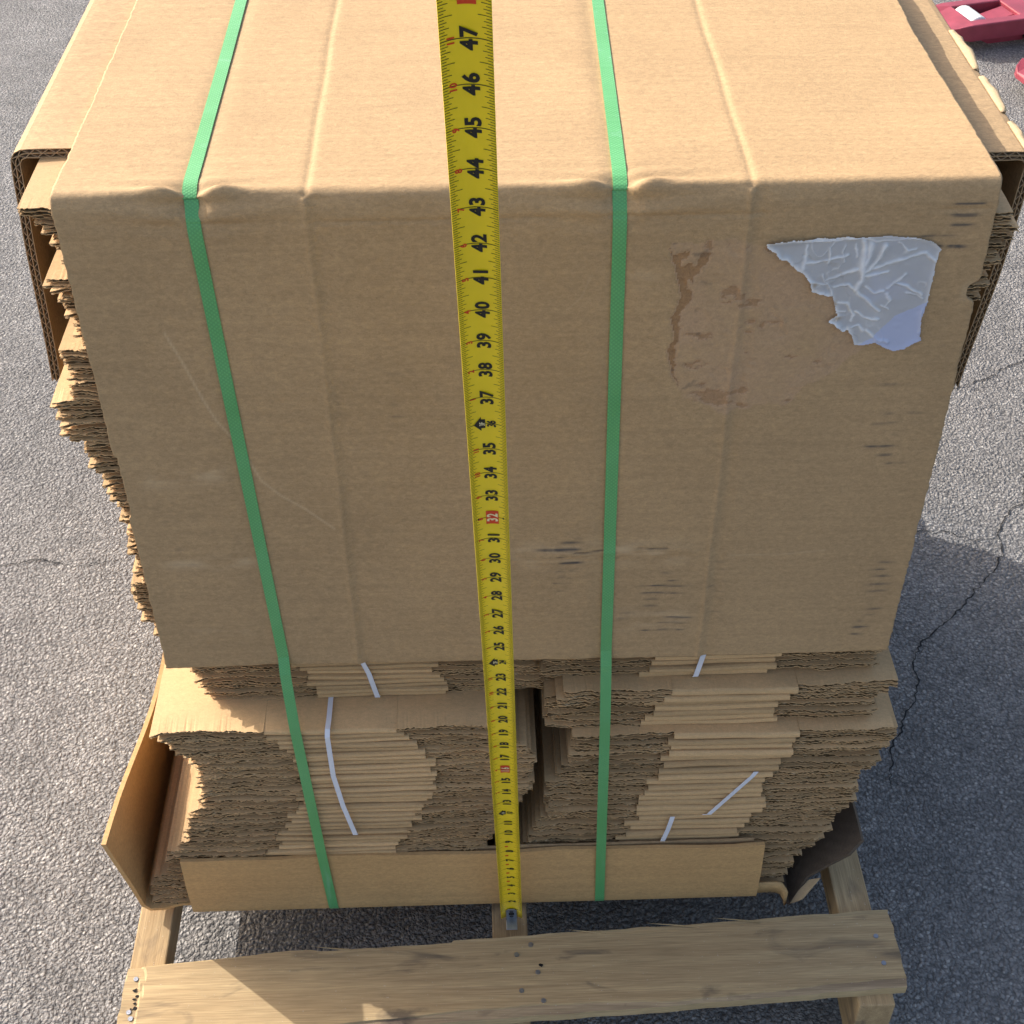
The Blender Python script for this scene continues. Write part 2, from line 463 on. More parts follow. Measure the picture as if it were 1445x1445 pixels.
for x, y, r in [(.42, -3.58, .1), (-17.25, -4.18, .1), (-17.1, -4.46, .09), (-17.2, -4.6, .07), (-17.15, -4.8, .08), (-17.1, -5.03, .11), (-17.28, -5.06, .06)]:
    m = MB(); c = [(x + r * random.uniform(.6, 1.5) * math.cos(t), y + r * random.uniform(.5, 1.1) * math.sin(t), .03 if x > -10 else -.035) for t in np.linspace(0, 2 * math.pi, 11)[:-1]]
    m.add(c, [tuple(range(10))]); m.build('nail_hole', M_HOLE, fb)
for x0, x1, yb, dz in [(-9.9, -8.0, -2.42, .0), (5.2, 7.6, -1.78, .06), (8.2, 10.4, -1.62, .08), (1.6, 3.4, -1.98, .05)]:
    m = MB(); m.add([(x0, yb + .12, dz), (x1, yb - .04, -.05), (x1, yb - .16, -.02), ((x0 + x1) / 2, yb - .02, dz + .05)], [(0, 1, 3), (1, 2, 3), (0, 3, 2), (0, 2, 1)])
    m.build('splinter', M_SPLIT, fb)

# ------------------------------------------------------------------ flattened boxes in tied bundles
BWL, BWR, BD = 13.75, 13.3, 37.0
#                         # the folded run of paper between the raw flute ends
def box_variant(k, T, BW, F0, F1):
    r = np.random.default_rng(100 + k)
    V, Fc, MI = [], [], []
    wob = lambda x: .034 * np.sin(x * .55 + k) + .014 * np.sin(x * 1.7 + 2.1 * k)
    def strip(xs, profs, mats, capmat=1):
        b = len(V); n = profs.shape[1]
        for x, pr in zip(xs, profs):
            for y, z in pr: V.append((x, y, z))
        for i in range(len(xs) - 1):
            for j in range(n - 1):
                Fc.append((b + i * n + j, b + i * n + j + 1, b + (i + 1) * n + j + 1, b + (i + 1) * n + j)); MI.append(mats[j])
        Fc.append(tuple(b + j for j in reversed(range(n)))); MI.append(capmat)
        Fc.append(tuple(b + (len(xs) - 1) * n + j for j in range(n))); MI.append(capmat)
    PT = T * .43; l = .024
    f0, f1 = F0 + r.uniform(-.22, .22), F1 + r.uniform(-.22, .22)
    for (x0, x1) in ((0, f0), (f1, BW)):
        for z0 in (T - PT, 0.0):
            a0 = x0 + (r.uniform(-.12, .16) if x0 == 0 else 0); a1 = x1 + (r.uniform(-.16, .12) if x1 == BW else 0)
            n = max(6, int((a1 - a0) / .075)); xs = np.linspace(a0, a1, n)
            base = r.uniform(-.10, .20) + .09 * vnoise(xs * .7, xs * 0 + k, k) + .05 * vnoise(xs * 3.1, xs * 0 + z0, 3 * k)
            yt = base + r.normal(0, .022, n) + .05 * np.maximum(0, vnoise(xs * 1.9, xs * 0, 5 * k)); yb = base + r.normal(0, .022, n) + .05 * np.maximum(0, vnoise(xs * 2.3, xs * 0, 7 * k))
            yr = np.maximum(yt, yb) + r.uniform(.10, .45, n)
            crush = .035 * np.maximum(0, vnoise(xs * 1.3, xs * 0, 11 * k + int(x0))); zt = wob(xs) + z0 + PT - np.abs(r.normal(0, .006, n)) - crush; zb = wob(xs) + z0 + np.abs(r.normal(0, .006, n)) + crush * .4
            zf0, zf1 = wob(xs) + z0, wob(xs) + z0 + PT
            o = np.ones(n)
            profs = np.stack([np.stack([o * BD, zf1 - .0], 1), np.stack([o * .9, zf1], 1), np.stack([yt, zt], 1), np.stack([yt, zt - l], 1),
                              np.stack([yr, zt - l], 1), np.stack([yr, zb + l], 1), np.stack([yb, zb + l], 1), np.stack([yb, zb], 1),
                              np.stack([o * .9, zf0], 1), np.stack([o * BD, zf0], 1)], 1)
            strip(xs, profs, [0, 0, 0, 1, 1, 1, 0, 0, 0])
    n = 36; xs = np.linspace(f0 + .004, f1 - .004, n)
    pr_ = r.uniform(.06, .16) + .02 * vnoise(xs * .5, xs * 0 + k, 50 + k)
    zz = wob(xs); o = np.ones(n); sg = r.uniform(.35, .62)
    tt = T * (.84 + .08 * vnoise(xs * .8, xs * 0, 70 + k))
    profs = np.stack([np.stack([o * BD, zz + T * .99], 1), np.stack([o * .9, zz + T * .99], 1), np.stack([.02 - pr_ * .3, zz + tt], 1), np.stack([-pr_ * .85, zz + tt * .86], 1),
                      np.stack([-pr_, zz + tt * sg], 1), np.stack([-pr_ * .8, zz + tt * .16], 1), np.stack([.02 - pr_ * .2, zz + tt * .02], 1),
                      np.stack([o * .9, zz], 1), np.stack([o * BD, zz], 1)], 1)
    strip(xs, profs, [0, 0, 0, 0, 0, 0, 0, 0], 1)
    me = bpy.data.meshes.new('flattened_box')
    me.from_pydata((np.array(V) * U).tolist(), [], Fc)
    me.materials.append(M_BOX); me.materials.append(M_RAW)
    me.polygons.foreach_set('material_index', np.array(MI, dtype=np.int32))
    me.update()
    return me
TL, TR = .288, .36
VL = [box_variant(k, TL * .985, BWL, 4.3, 9.65) for k in range(14)]
VR = [box_variant(20 + k, TR * .985, BWR, 4.1, 9.25) for k in range(14)]

LX = [(-17.15, -1), (-17.1, .9), (-16.9, 1.6), (-16.2, 2.6), (-15.9, 3.6), (-15.6, 4.3), (-15.1, 5.2), (-14.6, 6.3), (-14.3, 7.0), (-13.8, 8.4), (-13.5, 9.4), (-13.5, 10.6), (-13.75, 11.0), (-14.3, 11.6), (-14.7, 12.2), (-14.95, 12.59),
      (-12.95, 12.6), (-13.0, 13.4), (-13.3, 14.4), (-13.8, 16.2), (-14.1, 17.6), (-14.45, 19.3), (-14.42, 20.1), (-14.12, 20.11), (-14.15, 21.6), (-14.24, 23.4), (-14.26, 24.0), (-14.48, 25.0), (-14.74, 25.6), (-14.73, 26.6),
      (-15.2, 26.75), (-15.35, 27.0), (-15.4, 27.9), (-15.5, 28.4), (-14.75, 28.41), (-14.64, 29.8), (-14.75, 30.3), (-14.1, 30.31), (-14.25, 31.3), (-14.3, 32.3), (-14.55, 32.6), (-14.62, 33.0), (-13.9, 33.01), (-14.05, 34.2), (-14.25, 34.6), (-14.5, 34.95), (-14.8, 35.1), (-14.85, 36)]
RX = [(11.5, 0), (11.7, .8), (12.0, 2.1), (12.4, 2.7), (12.8, 3.3), (13.2, 4.3), (13.6, 5.4), (14.05, 6.0), (14.1, 7.0), (13.95, 8.3), (14.4, 8.6), (14.66, 9.2), (14.8, 10.0), (15.1, 10.4), (15.1, 11.29),
      (13.9, 11.3), (14.1, 12.1), (14.0, 13.4), (14.7, 13.6), (14.7, 13.99), (13.5, 14.0), (13.8, 14.6), (14.0, 15.5), (13.98, 17), (13.7, 19), (13.8, 22), (13.7, 26), (13.7, 31), (14.27, 31.94), (14.41, 32.83), (14.58, 33.15), (14.7, 33.7), (14.77, 34.2), (14.47, 34.8), (14.6, 35.2), (14.5, 36)]
def interp(tab, z):
    return float(np.interp(z, [b for a, b in tab], [a for a, b in tab]))

def bundle(z0, z1, side, yf, label, tie=None):
    T = TL if side == 'L' else TR
    n = max(3, int(round((z1 - z0) / T))); t = (z1 - z0) / n
    xc = (-14 if side == 'L' else .4)
    e = empty('box_bundle', (xc + 6.8, 18, z0), label, 'cardboard bundle', 'tied bundles of flattened boxes')
    base = world_loc(e)
    for i in range(n):
        z = z0 + i * t
        x = interp(LX, z + t * .8) if side == 'L' else interp(RX, z + t * .8) - BWR
        x += random.gauss(0, .05)
        f = (i + .5) / n
        y = yf(f) if callable(yf) else yf
        o = bpy.data.objects.new('flattened_box', random.choice(VL if side == 'L' else VR))
        col.objects.link(o); o.parent = e
        o.location = Vector(P([(x, y + random.gauss(0, .035), z)])[0]) - base
        o.rotation_euler = (0, 0, random.gauss(0, .0022))
        o.scale = (1, 1, t / T)
    if tie:
        m = MB()
        L_, R_ = [], []
        for k, (x, y, z, wd) in enumerate(tie):
            L_.append((x - wd / 2, y, z)); R_.append((x + wd / 2, y + .0, z))
        m.grid([L_, R_])
        o = m.build('white_tie', M_WHITE, e); s_ = o.modifiers.new('solid', 'SOLIDIFY'); s_.thickness = .03 * U; s_.offset = 0
    return e
ty = lambda *p: list(p)
W_ = .2
bundle(.02, 5.7, 'L', lambda f: .05 - .32 * smooth01(.6, .8, f), 'bottom bundle of boxes wedged between the flared tray flap and the upright tray front')
bundle(5.7, 12.6, 'L', lambda f: -.36, 'thick bundle with long white tie and sunlit corner, beside the flared tray flap',
       [(-7.95, 1.3, 12.64, W_), (-7.95, .2, 12.64, W_), (-7.97, -.45, 12.66, W_), (-7.98, -.70, 12.45, W_), (-7.97, -.69, 10, W_), (-7.75, -.69, 8, W_), (-7.4, -.68, 5.95, W_), (-7.4, -.3, 5.7, W_)])
bundle(12.6, 20.1, 'L', lambda f: 1.25 if f < .52 else .45, 'set-back bundle with slanting white tie, resting on the thick bundle with sunlit corner',
       [(-7.0, 1.05, 18, W_), (-6.72, 1.05, 15.6, W_), (-6.3, 1.05, 14.2, W_), (-6.05, 1.06, 12.75, W_), (-6.05, 1.3, 12.62, W_)])
bundle(20.1, 28.4, 'L', lambda f: .42, 'bundle whose wide ragged ends stick out past the cover flap on the sunlit side')
bundle(28.4, 30.3, 'L', lambda f: .42, 'thin bundle of boxes peeping out just below the hanging side flap, sunlit side')
bundle(30.3, 33.0, 'L', lambda f: .42, 'bundle with small sunlit triangle behind the hanging side flap, second below the cover top')
bundle(33.0, 35.38, 'L', lambda f: .4, 'topmost bundle tucked under the cover, sunlit end behind the hanging side flap')
bundle(.02, 5.8, 'R', lambda f: .05, 'bottom bundle with short white tie, stepping back above the crumpled dark tray flap',
       [(6.2, -.12, 5.82, W_), (6.16, -.14, 5.6, W_), (6.05, -.14, 4.9, W_), (5.85, -.14, 4.0, W_), (5.7, -.14, 3.2, W_)])
bundle(5.8, 11.3, 'R', lambda f: .05 - .05 * f, 'bundle with slanting white tie on its folded front, shaded side of the stack',
       [(9.5, -.10, 8.75, W_), (9.35, -.14, 8.5, W_), (8.6, -.14, 7.3, W_), (7.75, -.14, 5.95, W_), (7.6, -.05, 5.82, W_)])
bundle(11.3, 14.0, 'R', lambda f: .55 - .55 * f, 'thin loose bundle with a jutting corner, between the slant-tied and the cover-edge bundles')
bundle(14.0, 22.0, 'R', lambda f: .62, 'bundle with small white tie just under the cover flap, shaded side of the stack',
       [(7.1, .44, 17, W_), (6.85, .44, 15.7, W_), (6.6, .44, 14.2, W_), (6.6, .6, 14.02, W_)])
bundle(22.0, 31.0, 'R', lambda f: .45, 'bundle hidden behind the cover flap, shaded side, between the lower and the topmost bundle')
bundle(31.0, 34.6, 'R', lambda f: .42, 'topmost bundle of boxes with ragged ends showing beside the shaded hanging flap')

# ------------------------------------------------------------------ corrugated double-wall sheets with real flutes
def corrugated(name, path, y0, y1, thick, parent=None, label=None, cat=None, mat=None, yfun=None, period=.40, layers=2):
    """path: polyline (x,z) of the sheet's middle; extruded along y."""
    pts = [Vector((a, b)) for a, b in path]
    seg = [(q - p).length for p, q in zip(pts[:-1], pts[1:])]
    tot = sum(seg)
    def at(s):
        for (p, q, l) in zip(pts[:-1], pts[1:], seg):
            if s <= l or q is pts[-1]:
                d = (q - p) / l; return p + d * min(s, l), Vector((-d.y, d.x))
            s -= l
    m = MB(); N = int(tot / (period / 2)); hs = thick / 2; l = .03
    lv = [-hs, 0, hs] if layers == 2 else [-hs, hs]
    frames = [at(tot * i / N) for i in range(N + 1)]
    nr = []
    for i in range(N + 1):                 # smooth normals over bends
        v = Vector((0, 0))
        for k in range(-3, 4): v += frames[min(max(i + k, 0), N)][1]
        nr.append(v.normalized())
    yf = yfun or (lambda s: y0)
    for lvv in lv:                         # liners
        rows = []
        for i in range(N + 1):
            c = frames[i][0]; n_ = nr[i]; f = yf(i / N)
            a = c + n_ * (lvv - l / 2); b = c + n_ * (lvv + l / 2)
            rows.append([(a.x, f, a.y), (b.x, f, b.y), (b.x, y1, b.y), (a.x, y1, a.y)])
        m.grid(rows, 0, True)
    for k in range(len(lv) - 1):           # fluted medium
        rows = []
        for i in range(N + 1):
            c = frames[i][0]; n_ = nr[i]; off = lv[k] if (i + k) % 2 else lv[k + 1]
            f = yf(i / N) + .01; a = c + n_ * (off * .96 - l * .45); b = c + n_ * (off * .96 + l * .45)
            rows.append([(a.x, f, a.y), (b.x, f, b.y), (b.x, y1, b.y), (a.x, y1, a.y)])
        m.grid(rows, 1, True)
    o = m.build(name, [mat or M_SIDE, M_FLUTE], parent, origin=(0, 18, path[len(path) // 2][1]) if parent is None else None)
    if label: tag(o, label, cat)
    return o

def arc(cx, cz, r, a0, a1, n=6):
    return [(cx + r * math.cos(math.radians(a0 + (a1 - a0) * k / n)), cz + r * math.sin(math.radians(a0 + (a1 - a0) * k / n))) for k in range(n + 1)]
inner = empty('side_cover_sheet', (0, 18, 35.4), 'brown corrugated sheet under the cover with flaps hanging down both sides', 'cardboard sheet')
corrugated('sheet', [(-16.42, 26.7), (-16.15, 30), (-15.85, 33.5)] + arc(-15.38, 35.17, .36, 176, 92) + [(-13, 35.53), (0, 35.46), (6, 35.22), (13, 34.82)] + arc(15.62, 34.42, .36, 88, 4) + [(15.9, 33), (15.6, 28.5), (15.42, 25.6)],
           3.5, 39.3, .29, inner, yfun=lambda s: 3.5 + .06 * math.sin(s * 40) + .35 * max(0, (.12 - s) / .12) + .25 * max(0, (s - .9) / .1))
# peeled liner along the far edge of the sheet
def peel(y0, y1, out, up, seed):
    m = MB(); n = 18; rows = []
    for i in range(n + 1):
        f = i / n; y = y0 + (y1 - y0) * f
        b = math.sin(math.pi * min(1, f * 1.02)) ** .7
        j = .05 * vnoise(np.array([f * 9.]), np.array([seed * 1.]), 9)[0]
        rows.append([(15.75, y, 34.90), (15.9 + out * .45 * b, y, 34.94 + up * .7 * b), (15.9 + out * b + j, y, 34.90 + up * b + j), (15.92 + out * b * 1.1 + j, y, 34.82 + up * .5 * b)])
    m.grid(rows); o = m.build('torn_liner', M_TORN, inner, smooth=True)
    s_ = o.modifiers.new('solid', 'SOLIDIFY'); s_.thickness = .03 * U
peel(12.9, 9.6, .13, .05, 1); peel(9.0, 6.3, .16, .01, 2); peel(5.6, 3.7, .07, .04, 3)

# side tray below the stack: flap flared out on the sunlit side, crumpled flap on the shaded side
stray = empty('side_tray_sheet', (0, 18, .0), 'corrugated sheet under the boxes with flared side flap and crumpled opposite flap', 'cardboard sheet')
def sheet(name, rows, parent, mat, th=.2, smooth=False, label=None):
    m = MB(); m.grid(rows); o = m.build(name, mat, parent, smooth=smooth); fix_normals(o)
    s_ = o.modifiers.new('solid', 'SOLIDIFY'); s_.thickness = th * U; s_.offset = 0
    if label: o['label'] = label
    return o
rows = []
for k, y in enumerate(np.linspace(0, 38, 39)):
    fl = .10 * math.sin(y * .35) + .4 * min(1, y / 10)
    lean = max(0, 1 - y / 9); hd = 1.6 * float(smooth01(1, 9, y))
    pr = [(-13.0, y + .1, -.02), (-15.9, y + .05, -.05), (-16.7, y - .1, -.14), (-17.25, y - .12, -.12), (-17.56, y - .05, .1), (-17.6 + fl * .3, y - .5 * lean, 2.3 - hd * .3), (-17.62 + fl * .6, y - 1.18 * lean, 5.0 - hd * .65), (-17.62 + fl, y - 1.76 * lean, 7.25 - hd)]
    if y > .9: pr = [(a, b, .0 if i < 4 else c) for i, (a, b, c) in enumerate(pr)]
    rows.append(pr)
sheet('flared_flap', rows, stray, M_TRAY, .2)
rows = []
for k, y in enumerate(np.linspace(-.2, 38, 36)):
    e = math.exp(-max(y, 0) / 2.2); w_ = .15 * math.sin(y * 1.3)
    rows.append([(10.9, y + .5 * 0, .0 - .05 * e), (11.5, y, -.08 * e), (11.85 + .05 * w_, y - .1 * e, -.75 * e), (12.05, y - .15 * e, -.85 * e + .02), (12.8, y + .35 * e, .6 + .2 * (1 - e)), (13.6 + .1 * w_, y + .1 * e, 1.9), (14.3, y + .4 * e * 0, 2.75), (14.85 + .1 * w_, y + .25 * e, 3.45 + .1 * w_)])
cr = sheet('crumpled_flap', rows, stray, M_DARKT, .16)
cr['label'] = 'dark crumpled flap bent outwards over the pallet stringer'
m = MB(); m.grid([[(12.02, -.30, -.85), (12.3, -.12, -.35), (12.9, .1, .45)], [(12.2, -.42, -.6), (12.55, -.5, -.2), (13.3, -.1, .85)]])
o = m.build('folded_strip', M_TORN, stray); s_ = o.modifiers.new('solid', 'SOLIDIFY'); s_.thickness = .05 * U
rows = [[(x, -.16 + .02 * math.sin(x * 3), z) for z in (-.02, .35, .72)] for x in np.linspace(9.6, 11.3, 8)] + [[(11.55, -.2, z) for z in (-.1, .3, .66)], [(11.72, -.32, z - .1) for z in (-.3, .1, .5)], [(11.8, -.42, z - .25) for z in (-.5, -.05, .45)]]
sheet('bent_strip', rows, stray, M_TRAY, .12, True)
rows = [[(x, y, -.02) for y in (.4, 12, 24, 37.5)] for x in np.linspace(-13.0, 10.9, 10)]
# front tray: its flap stands up in front of the lowest bundles
ftray = empty('front_tray_sheet', (-2.5, 18, 0), 'clean low cardboard tray flap standing upright across the front of the pallet', 'cardboard sheet')
rows = []
xs = np.linspace(-15.25, 10.4, 60)
for x in xs:
    b = .05 * math.sin(x * .6) ; tz = 4.08 + .03 * math.sin(x * 1.3) + .03 * fbm(np.array([x]), np.array([1.]), 3)[0]
    off = .10 if x < -9.5 else 0
    rows.append([(x, 3.0, -.05), (x, .3, -.06), (x, -.14, -.10), (x + .0, -.30, .02), (x, -.34, .25), (x, -.36 + b * .5, 2.0), (x - .06 * (x + 2) / 12, -.40 + b, tz)])
sheet('tray_flap', rows, ftray, M_TRAY, .17)
rows = [[(x, -.14, .05), (x, -.15, 2), (x, -.17, 4.12 + .06 * fbm(np.array([x * .7]), np.array([5.]), 3)[0])] for x in np.linspace(-10.8, 9.9, 40)]
sheet('flap_inner_ply', rows, ftray, M_SIDE, .08)

# ------------------------------------------------------------------ cover sheet
HW = 13.81
STX = [-9.83, 2.66]                        # where the straps bite the edge
CR = [-6.45, 6.53]                         # scored creases
xs = np.unique(np.concatenate([np.linspace(-HW, HW, 470)]))
fz = np.linspace(15.9, 35.2, 330)
prof = [(0.0, z, 0.0, -1.0, 0.0) for z in fz]                  # y, z, ny(-1 = facing camera), ...
bend = [(.015, 35.30), (.03, 35.40), (.05, 35.50), (.075, 35.60), (.105, 35.69), (.15, 35.77), (.20, 35.83), (.27, 35.875), (.35, 35.895)]
top = [(y, 35.9) for y in np.concatenate([np.linspace(.45, 3, 36), np.linspace(3.08, 16, 120), np.linspace(17, 38.6, 18)])]
back = [(38.75, 35.85), (38.85, 35.7), (38.88, 35.3)] + [(38.88, z) for z in (30, 25, 20, 16)]
path = np.array([(0.0, z) for z in fz] + bend + top + back)
tan = np.gradient(path, axis=0); tan /= np.linalg.norm(tan, axis=1)[:, None]
nrm = np.stack([-tan[:, 1], tan[:, 0]], 1)                      # outward: front -y, top +z
d_ = np.concatenate([[0], np.cumsum(np.linalg.norm(np.diff(path, axis=0), axis=1))])
sE = d_[len(fz) + 4]                                            # arc length at the bend
X, Sg = np.meshgrid(xs, d_ - sE, indexing='ij')
Yp, Zp = np.broadcast_to(path[:, 0], X.shape), np.broadcast_to(path[:, 1], X.shape)
off = .05 * np.sin(X * .22 + .6) * smooth01(0, 3, np.abs(Sg)) + .03 * fbm(X * .18, Sg * .2, 31)
isf = (Sg < -.4).astype(float)
for c in CR:
    dx = X - c - .02 * np.sin(Sg)
    off += np.where(Sg > 0, -.030 * np.exp(-(dx / .13) ** 2) + .030 * smooth01(-.05, .12, dx) * np.exp(-np.abs(dx) / .9), .057 * np.exp(-(dx / .10) ** 2) - .042 * np.exp(-((dx - .28) / .2) ** 2) + .05 * smooth01(-.05, .1, -dx) * np.exp(-np.abs(dx) / .9))
fl_ = .0045 * np.sin(2 * np.pi * Sg / .33 + .6 * fbm(X * .3, Sg * .4, 36)) * (.4 + .6 * smooth01(-.2, .4, fbm(X * .12, Sg * .25, 37)))
off += fl_ * np.where(Sg > 0, .8, .12)
for k, c in enumerate(STX):
    dx = np.abs(X - c)
    g1 = np.exp(-(dx / .42) ** 2); g2 = np.exp(-dx / 1.5)
    off -= .36 * g1 * np.exp(-((Sg + .02) / .55) ** 2)
    off += .12 * g2 * (1 - g1) * np.sin((Sg - .1 * dx) * 2 * np.pi / .75 + k * 1.2) * np.exp(-(Sg / .95) ** 2)
    off += .14 * (1 - g1) * np.exp(-((dx - .9) / .55) ** 2) * np.exp(-((Sg - .22 - .12 * dx) / .16) ** 2)
    off -= .05 * np.exp(-(dx / .35) ** 2)
off += .025 * fbm(X * .9, Sg * 2.2, 33) * np.exp(-(Sg / .8) ** 2)
off -= .05 * np.exp(-((Sg + .75) / .06) ** 2) * smooth01(-.1, .3, fbm(X * .35, Sg * 0, 35))      # score line just below the edge
# long horizontal buckle low on the front
zc = 21.4 + .22 * np.sin((X - 1) * .5)
bk = smooth01(-2.5, .5, X) * (1 - smooth01(5.4, 6.4, X)) * isf
off += .07 * bk * np.exp(-((Zp - zc) / .28) ** 2)
ck = .03 * fbm(X * 2.5, Zp * 0, 44) + zc + .05
off -= .06 * bk * np.exp(-((Zp - ck) / .03) ** 2) * (smooth01(.05, .2, vnoise(X * .9, X * 0, 45)))

# marks: scuffs (r), pale rubs (g), torn liner (b)
mr, mg, mb = np.zeros_like(X), np.zeros_like(X), np.zeros_like(X)
def dashes(x0, x1, z0, z1, step, amp, seed, thin=.045):
    global mr
    r = np.random.default_rng(seed)
    z = z1
    while z > z0:
        a, b = sorted(r.uniform(x0, x1, 2)); a = min(a, x0 + (x1 - x0) * .45); b = max(b, x0 + (x1 - x0) * .6)
        env = smooth01(a - .1, a + .3, X) * (1 - smooth01(b - .5, b + .1, X))
        br = smooth01(-.35, .35, fbm(X * 1.6, Zp * 0 + seed + z, seed))
        ln = np.exp(-((Zp - z - .015 * np.sin(X * 3 + z)) / (thin * r.uniform(.6, 1.3))) ** 2)
        mr = np.maximum(mr, isf * env * br * ln * 2.3 * amp * r.uniform(.45, 1.15))
        z -= step * r.uniform(.8, 1.25)
dashes(11.2, 14.0, 33.0, 35.15, .40, .62, 1, .05)
dashes(12.2, 13.8, 29.5, 31.8, .55, .35, 2)
dashes(11.0, 13.4, 24.9, 28.6, .42, .42, 3)
dashes(11.6, 13.5, 16.6, 20.6, .33, .55, 4)
dashes(6.5, 7.4, 17.0, 21.5, .31, .62, 5)
dashes(3.9, 6.3, 17.3, 20.4, .31, .5, 6)
dashes(.1, 2.2, 19.6, 22.0, .33, .72, 7)
dashes(1.0, 2.1, 21.0, 22.2, .36, .5, 17)
dashes(-6.2, -4.6, 30.4, 31.6, .34, .38, 8)
dashes(-5.2, -3.9, 27.2, 29.9, .38, .42, 9)
dashes(2.9, 4.2, 17.9, 18.4, .3, .4, 10)
dashes(-13.4, -11.6, 20, 24, .7, .18, 11)
mr = np.maximum(mr, isf * .35 * smooth01(.15, .5, fbm(X * 2, Zp * 8, 61)) * np.exp(-((X - 1.5) / .7) ** 2 - ((Zp - 20.4) / .5) ** 2))
mr = np.maximum(mr, isf * .8 * bk * np.exp(-((Zp - ck) / .025) ** 2) * smooth01(.05, .2, vnoise(X * .9, X * 0, 45)))
def rub(x0, x1, z, hz, amp, seed, slope=0):
    global mg
    env = smooth01(x0, x0 + 1, X) * (1 - smooth01(x1 - 1, x1, X))
    mg = np.maximum(mg, isf * env * 1.5 * amp * smooth01(-.2, .6, fbm(X * .9, Zp * 3.5, seed)) * np.exp(-((Zp - z - slope * (X - x0)) / hz) ** 2))
rub(-13.4, -9.8, 25.2, .35, .55, 71, .1); rub(-13.4, -9.2, 21.3, .3, .35, 72); rub(-13.2, -10, 17.7, .22, .5, 73)
rub(-1.0, 6.2, 21.4, .55, .45, 74); rub(2.4, 6.4, 18.0, .5, .35, 75); rub(3.2, 4.4, 29.6, 1.0, .3, 76); rub(2.6, 4.4, 33.2, .8, .22, 77)
def scratch(pts, wd, amp):
    global mg
    best = np.full(X.shape, 9.)
    for (ax, az), (bx, bz) in zip(pts[:-1], pts[1:]):
        L2 = (bx - ax) ** 2 + (bz - az) ** 2
        t_ = np.clip(((X - ax) * (bx - ax) + (Zp - az) * (bz - az)) / L2, 0, 1)
        best = np.minimum(best, np.hypot(X - ax - t_ * (bx - ax), Zp - az - t_ * (bz - az)))
    mg = np.maximum(mg, isf * amp * np.exp(-(best / wd) ** 2))
scratch([(-11.3, 31.2), (-10.9, 30.0), (-10.5, 28.6), (-10.2, 27.7), (-9.56, 26.5), (-9.05, 25.1), (-8.5, 24.45), (-7.7, 23.8), (-6.8, 22.9)], .034, .7)
scratch([(7.2, 21.2), (9, 21.15), (10.6, 21.3)], .03, .4)
scratch([(1.2, 31.8), (1.6, 32.2), (1.9, 33)], .03, .25)
# old label torn off: rough brown patch left of the pouch
poly = [(4.3, 33.9), (5.6, 34.1), (7.6, 34.0), (9.3, 33.5), (10.2, 31.2), (10.6, 30.0), (9.6, 29.0), (8.4, 28.0), (6.4, 27.8), (4.9, 28.4), (4.35, 29.8), (4.55, 31.6)]
def inside(px, pz, poly):
    r = np.zeros(px.shape, bool); j = len(poly) - 1
    for i in range(len(poly)):
        (xi, zi), (xj, zj) = poly[i], poly[j]
        with np.errstate(divide='ignore', invalid='ignore'):
            r ^= ((zi > pz) != (zj > pz)) & (px < (xj - xi) * (pz - zi) / (zj - zi + 1e-12) + xi)
        j = i
    return r
wx, wz = .28 * fbm(X * 1.4, Zp * 1.4, 81), .28 * fbm(X * 1.4, Zp * 1.4, 82)
ins = inside(X + wx, Zp + wz, poly) & (isf > 0)
mb = np.where(ins, .27 + .22 * fbm(X * .8, Zp * .8, 83), 0)
deep = ins & (fbm(X * 1.3, Zp * 2.6, 84) > .34 + .06 * np.abs(X - 5.4))           # second ply torn away, darker
mb = np.where(deep, .8, mb)
rim = ins & (fbm(X * 1.5, Zp * 1.2, 88) > -.25) & inside(X + wx + .12, Zp + wz, [(3.6, 28.2), (4.95, 28.2), (4.75, 29.8), (4.85, 31.6), (5.1, 32.6), (5.7, 33.7), (3.6, 34.2)])
mb = np.where(rim, .95, mb)
off -= isf * (.02 * (mb > .3) + .018 * deep + .02 * rim)
off += isf * ins * .012 * fbm(X * 7, Zp * 7, 86)
off += isf * .08 * np.exp(-((X - 7.95) / .05) ** 2 - ((Zp - 31.15) / .16) ** 2)     # a curled fibre
mr = np.maximum(mr, isf * .55 * ins * smooth01(.45, .6, fbm(X * 3.2, Zp * 5.0, 87)) * (1 - smooth01(4.3, 6.6, X)))
# ragged edges and the two nicks in the sides
Xe = X.copy()
ed = smooth01(.5, 0, HW - np.abs(X)) if False else np.clip(1 - (HW - np.abs(X)) / .5, 0, 1)
wv = .035 * fbm(Sg * .8, Sg * 0 + np.sign(X), 91) + .02 * vnoise(Sg * 6, Sg * 0 + np.sign(X), 92)
nick = np.zeros_like(X)
nick += .30 * (X > 0) * np.exp(-((Zp - 32.1) / .34) ** 6) * isf
nick += .10 * (X < 0) * smooth01(26.6, 26.4, Zp) * isf * 0
nick += .09 * (X < 0) * ((Zp < 26.3) & (Zp > 23.6)) * isf
wide = .05 * (X > 0) * smooth01(0, 6, Sg) * np.sin(Sg * .55)
Xe = X - np.sign(X) * ed * (nick - wv) + ed * wide
mg = np.maximum(mg, isf * (X > 0) * .3 * np.exp(-((Zp - 32.1) / .38) ** 4) * smooth01(13.2, 13.5, X))
Zo = Zp.copy()
bot = np.clip(1 - (Zp - 15.9) / .4, 0, 1) * isf
Zo = Zo + bot * (.03 * fbm(X * .7, X * 0, 95) + .012 * vnoise(X * 6, X * 0, 96))
NY, NZ = np.broadcast_to(nrm[:, 0], X.shape), np.broadcast_to(nrm[:, 1], X.shape)
TH = .17
def shell(o_):
    return np.stack([Xe, Yp + NY * o_, Zo + NZ * o_], -1).reshape(-1, 3)
out_v = shell(off)
nx, ns = X.shape
idx = np.arange(nx * ns).reshape(nx, ns)
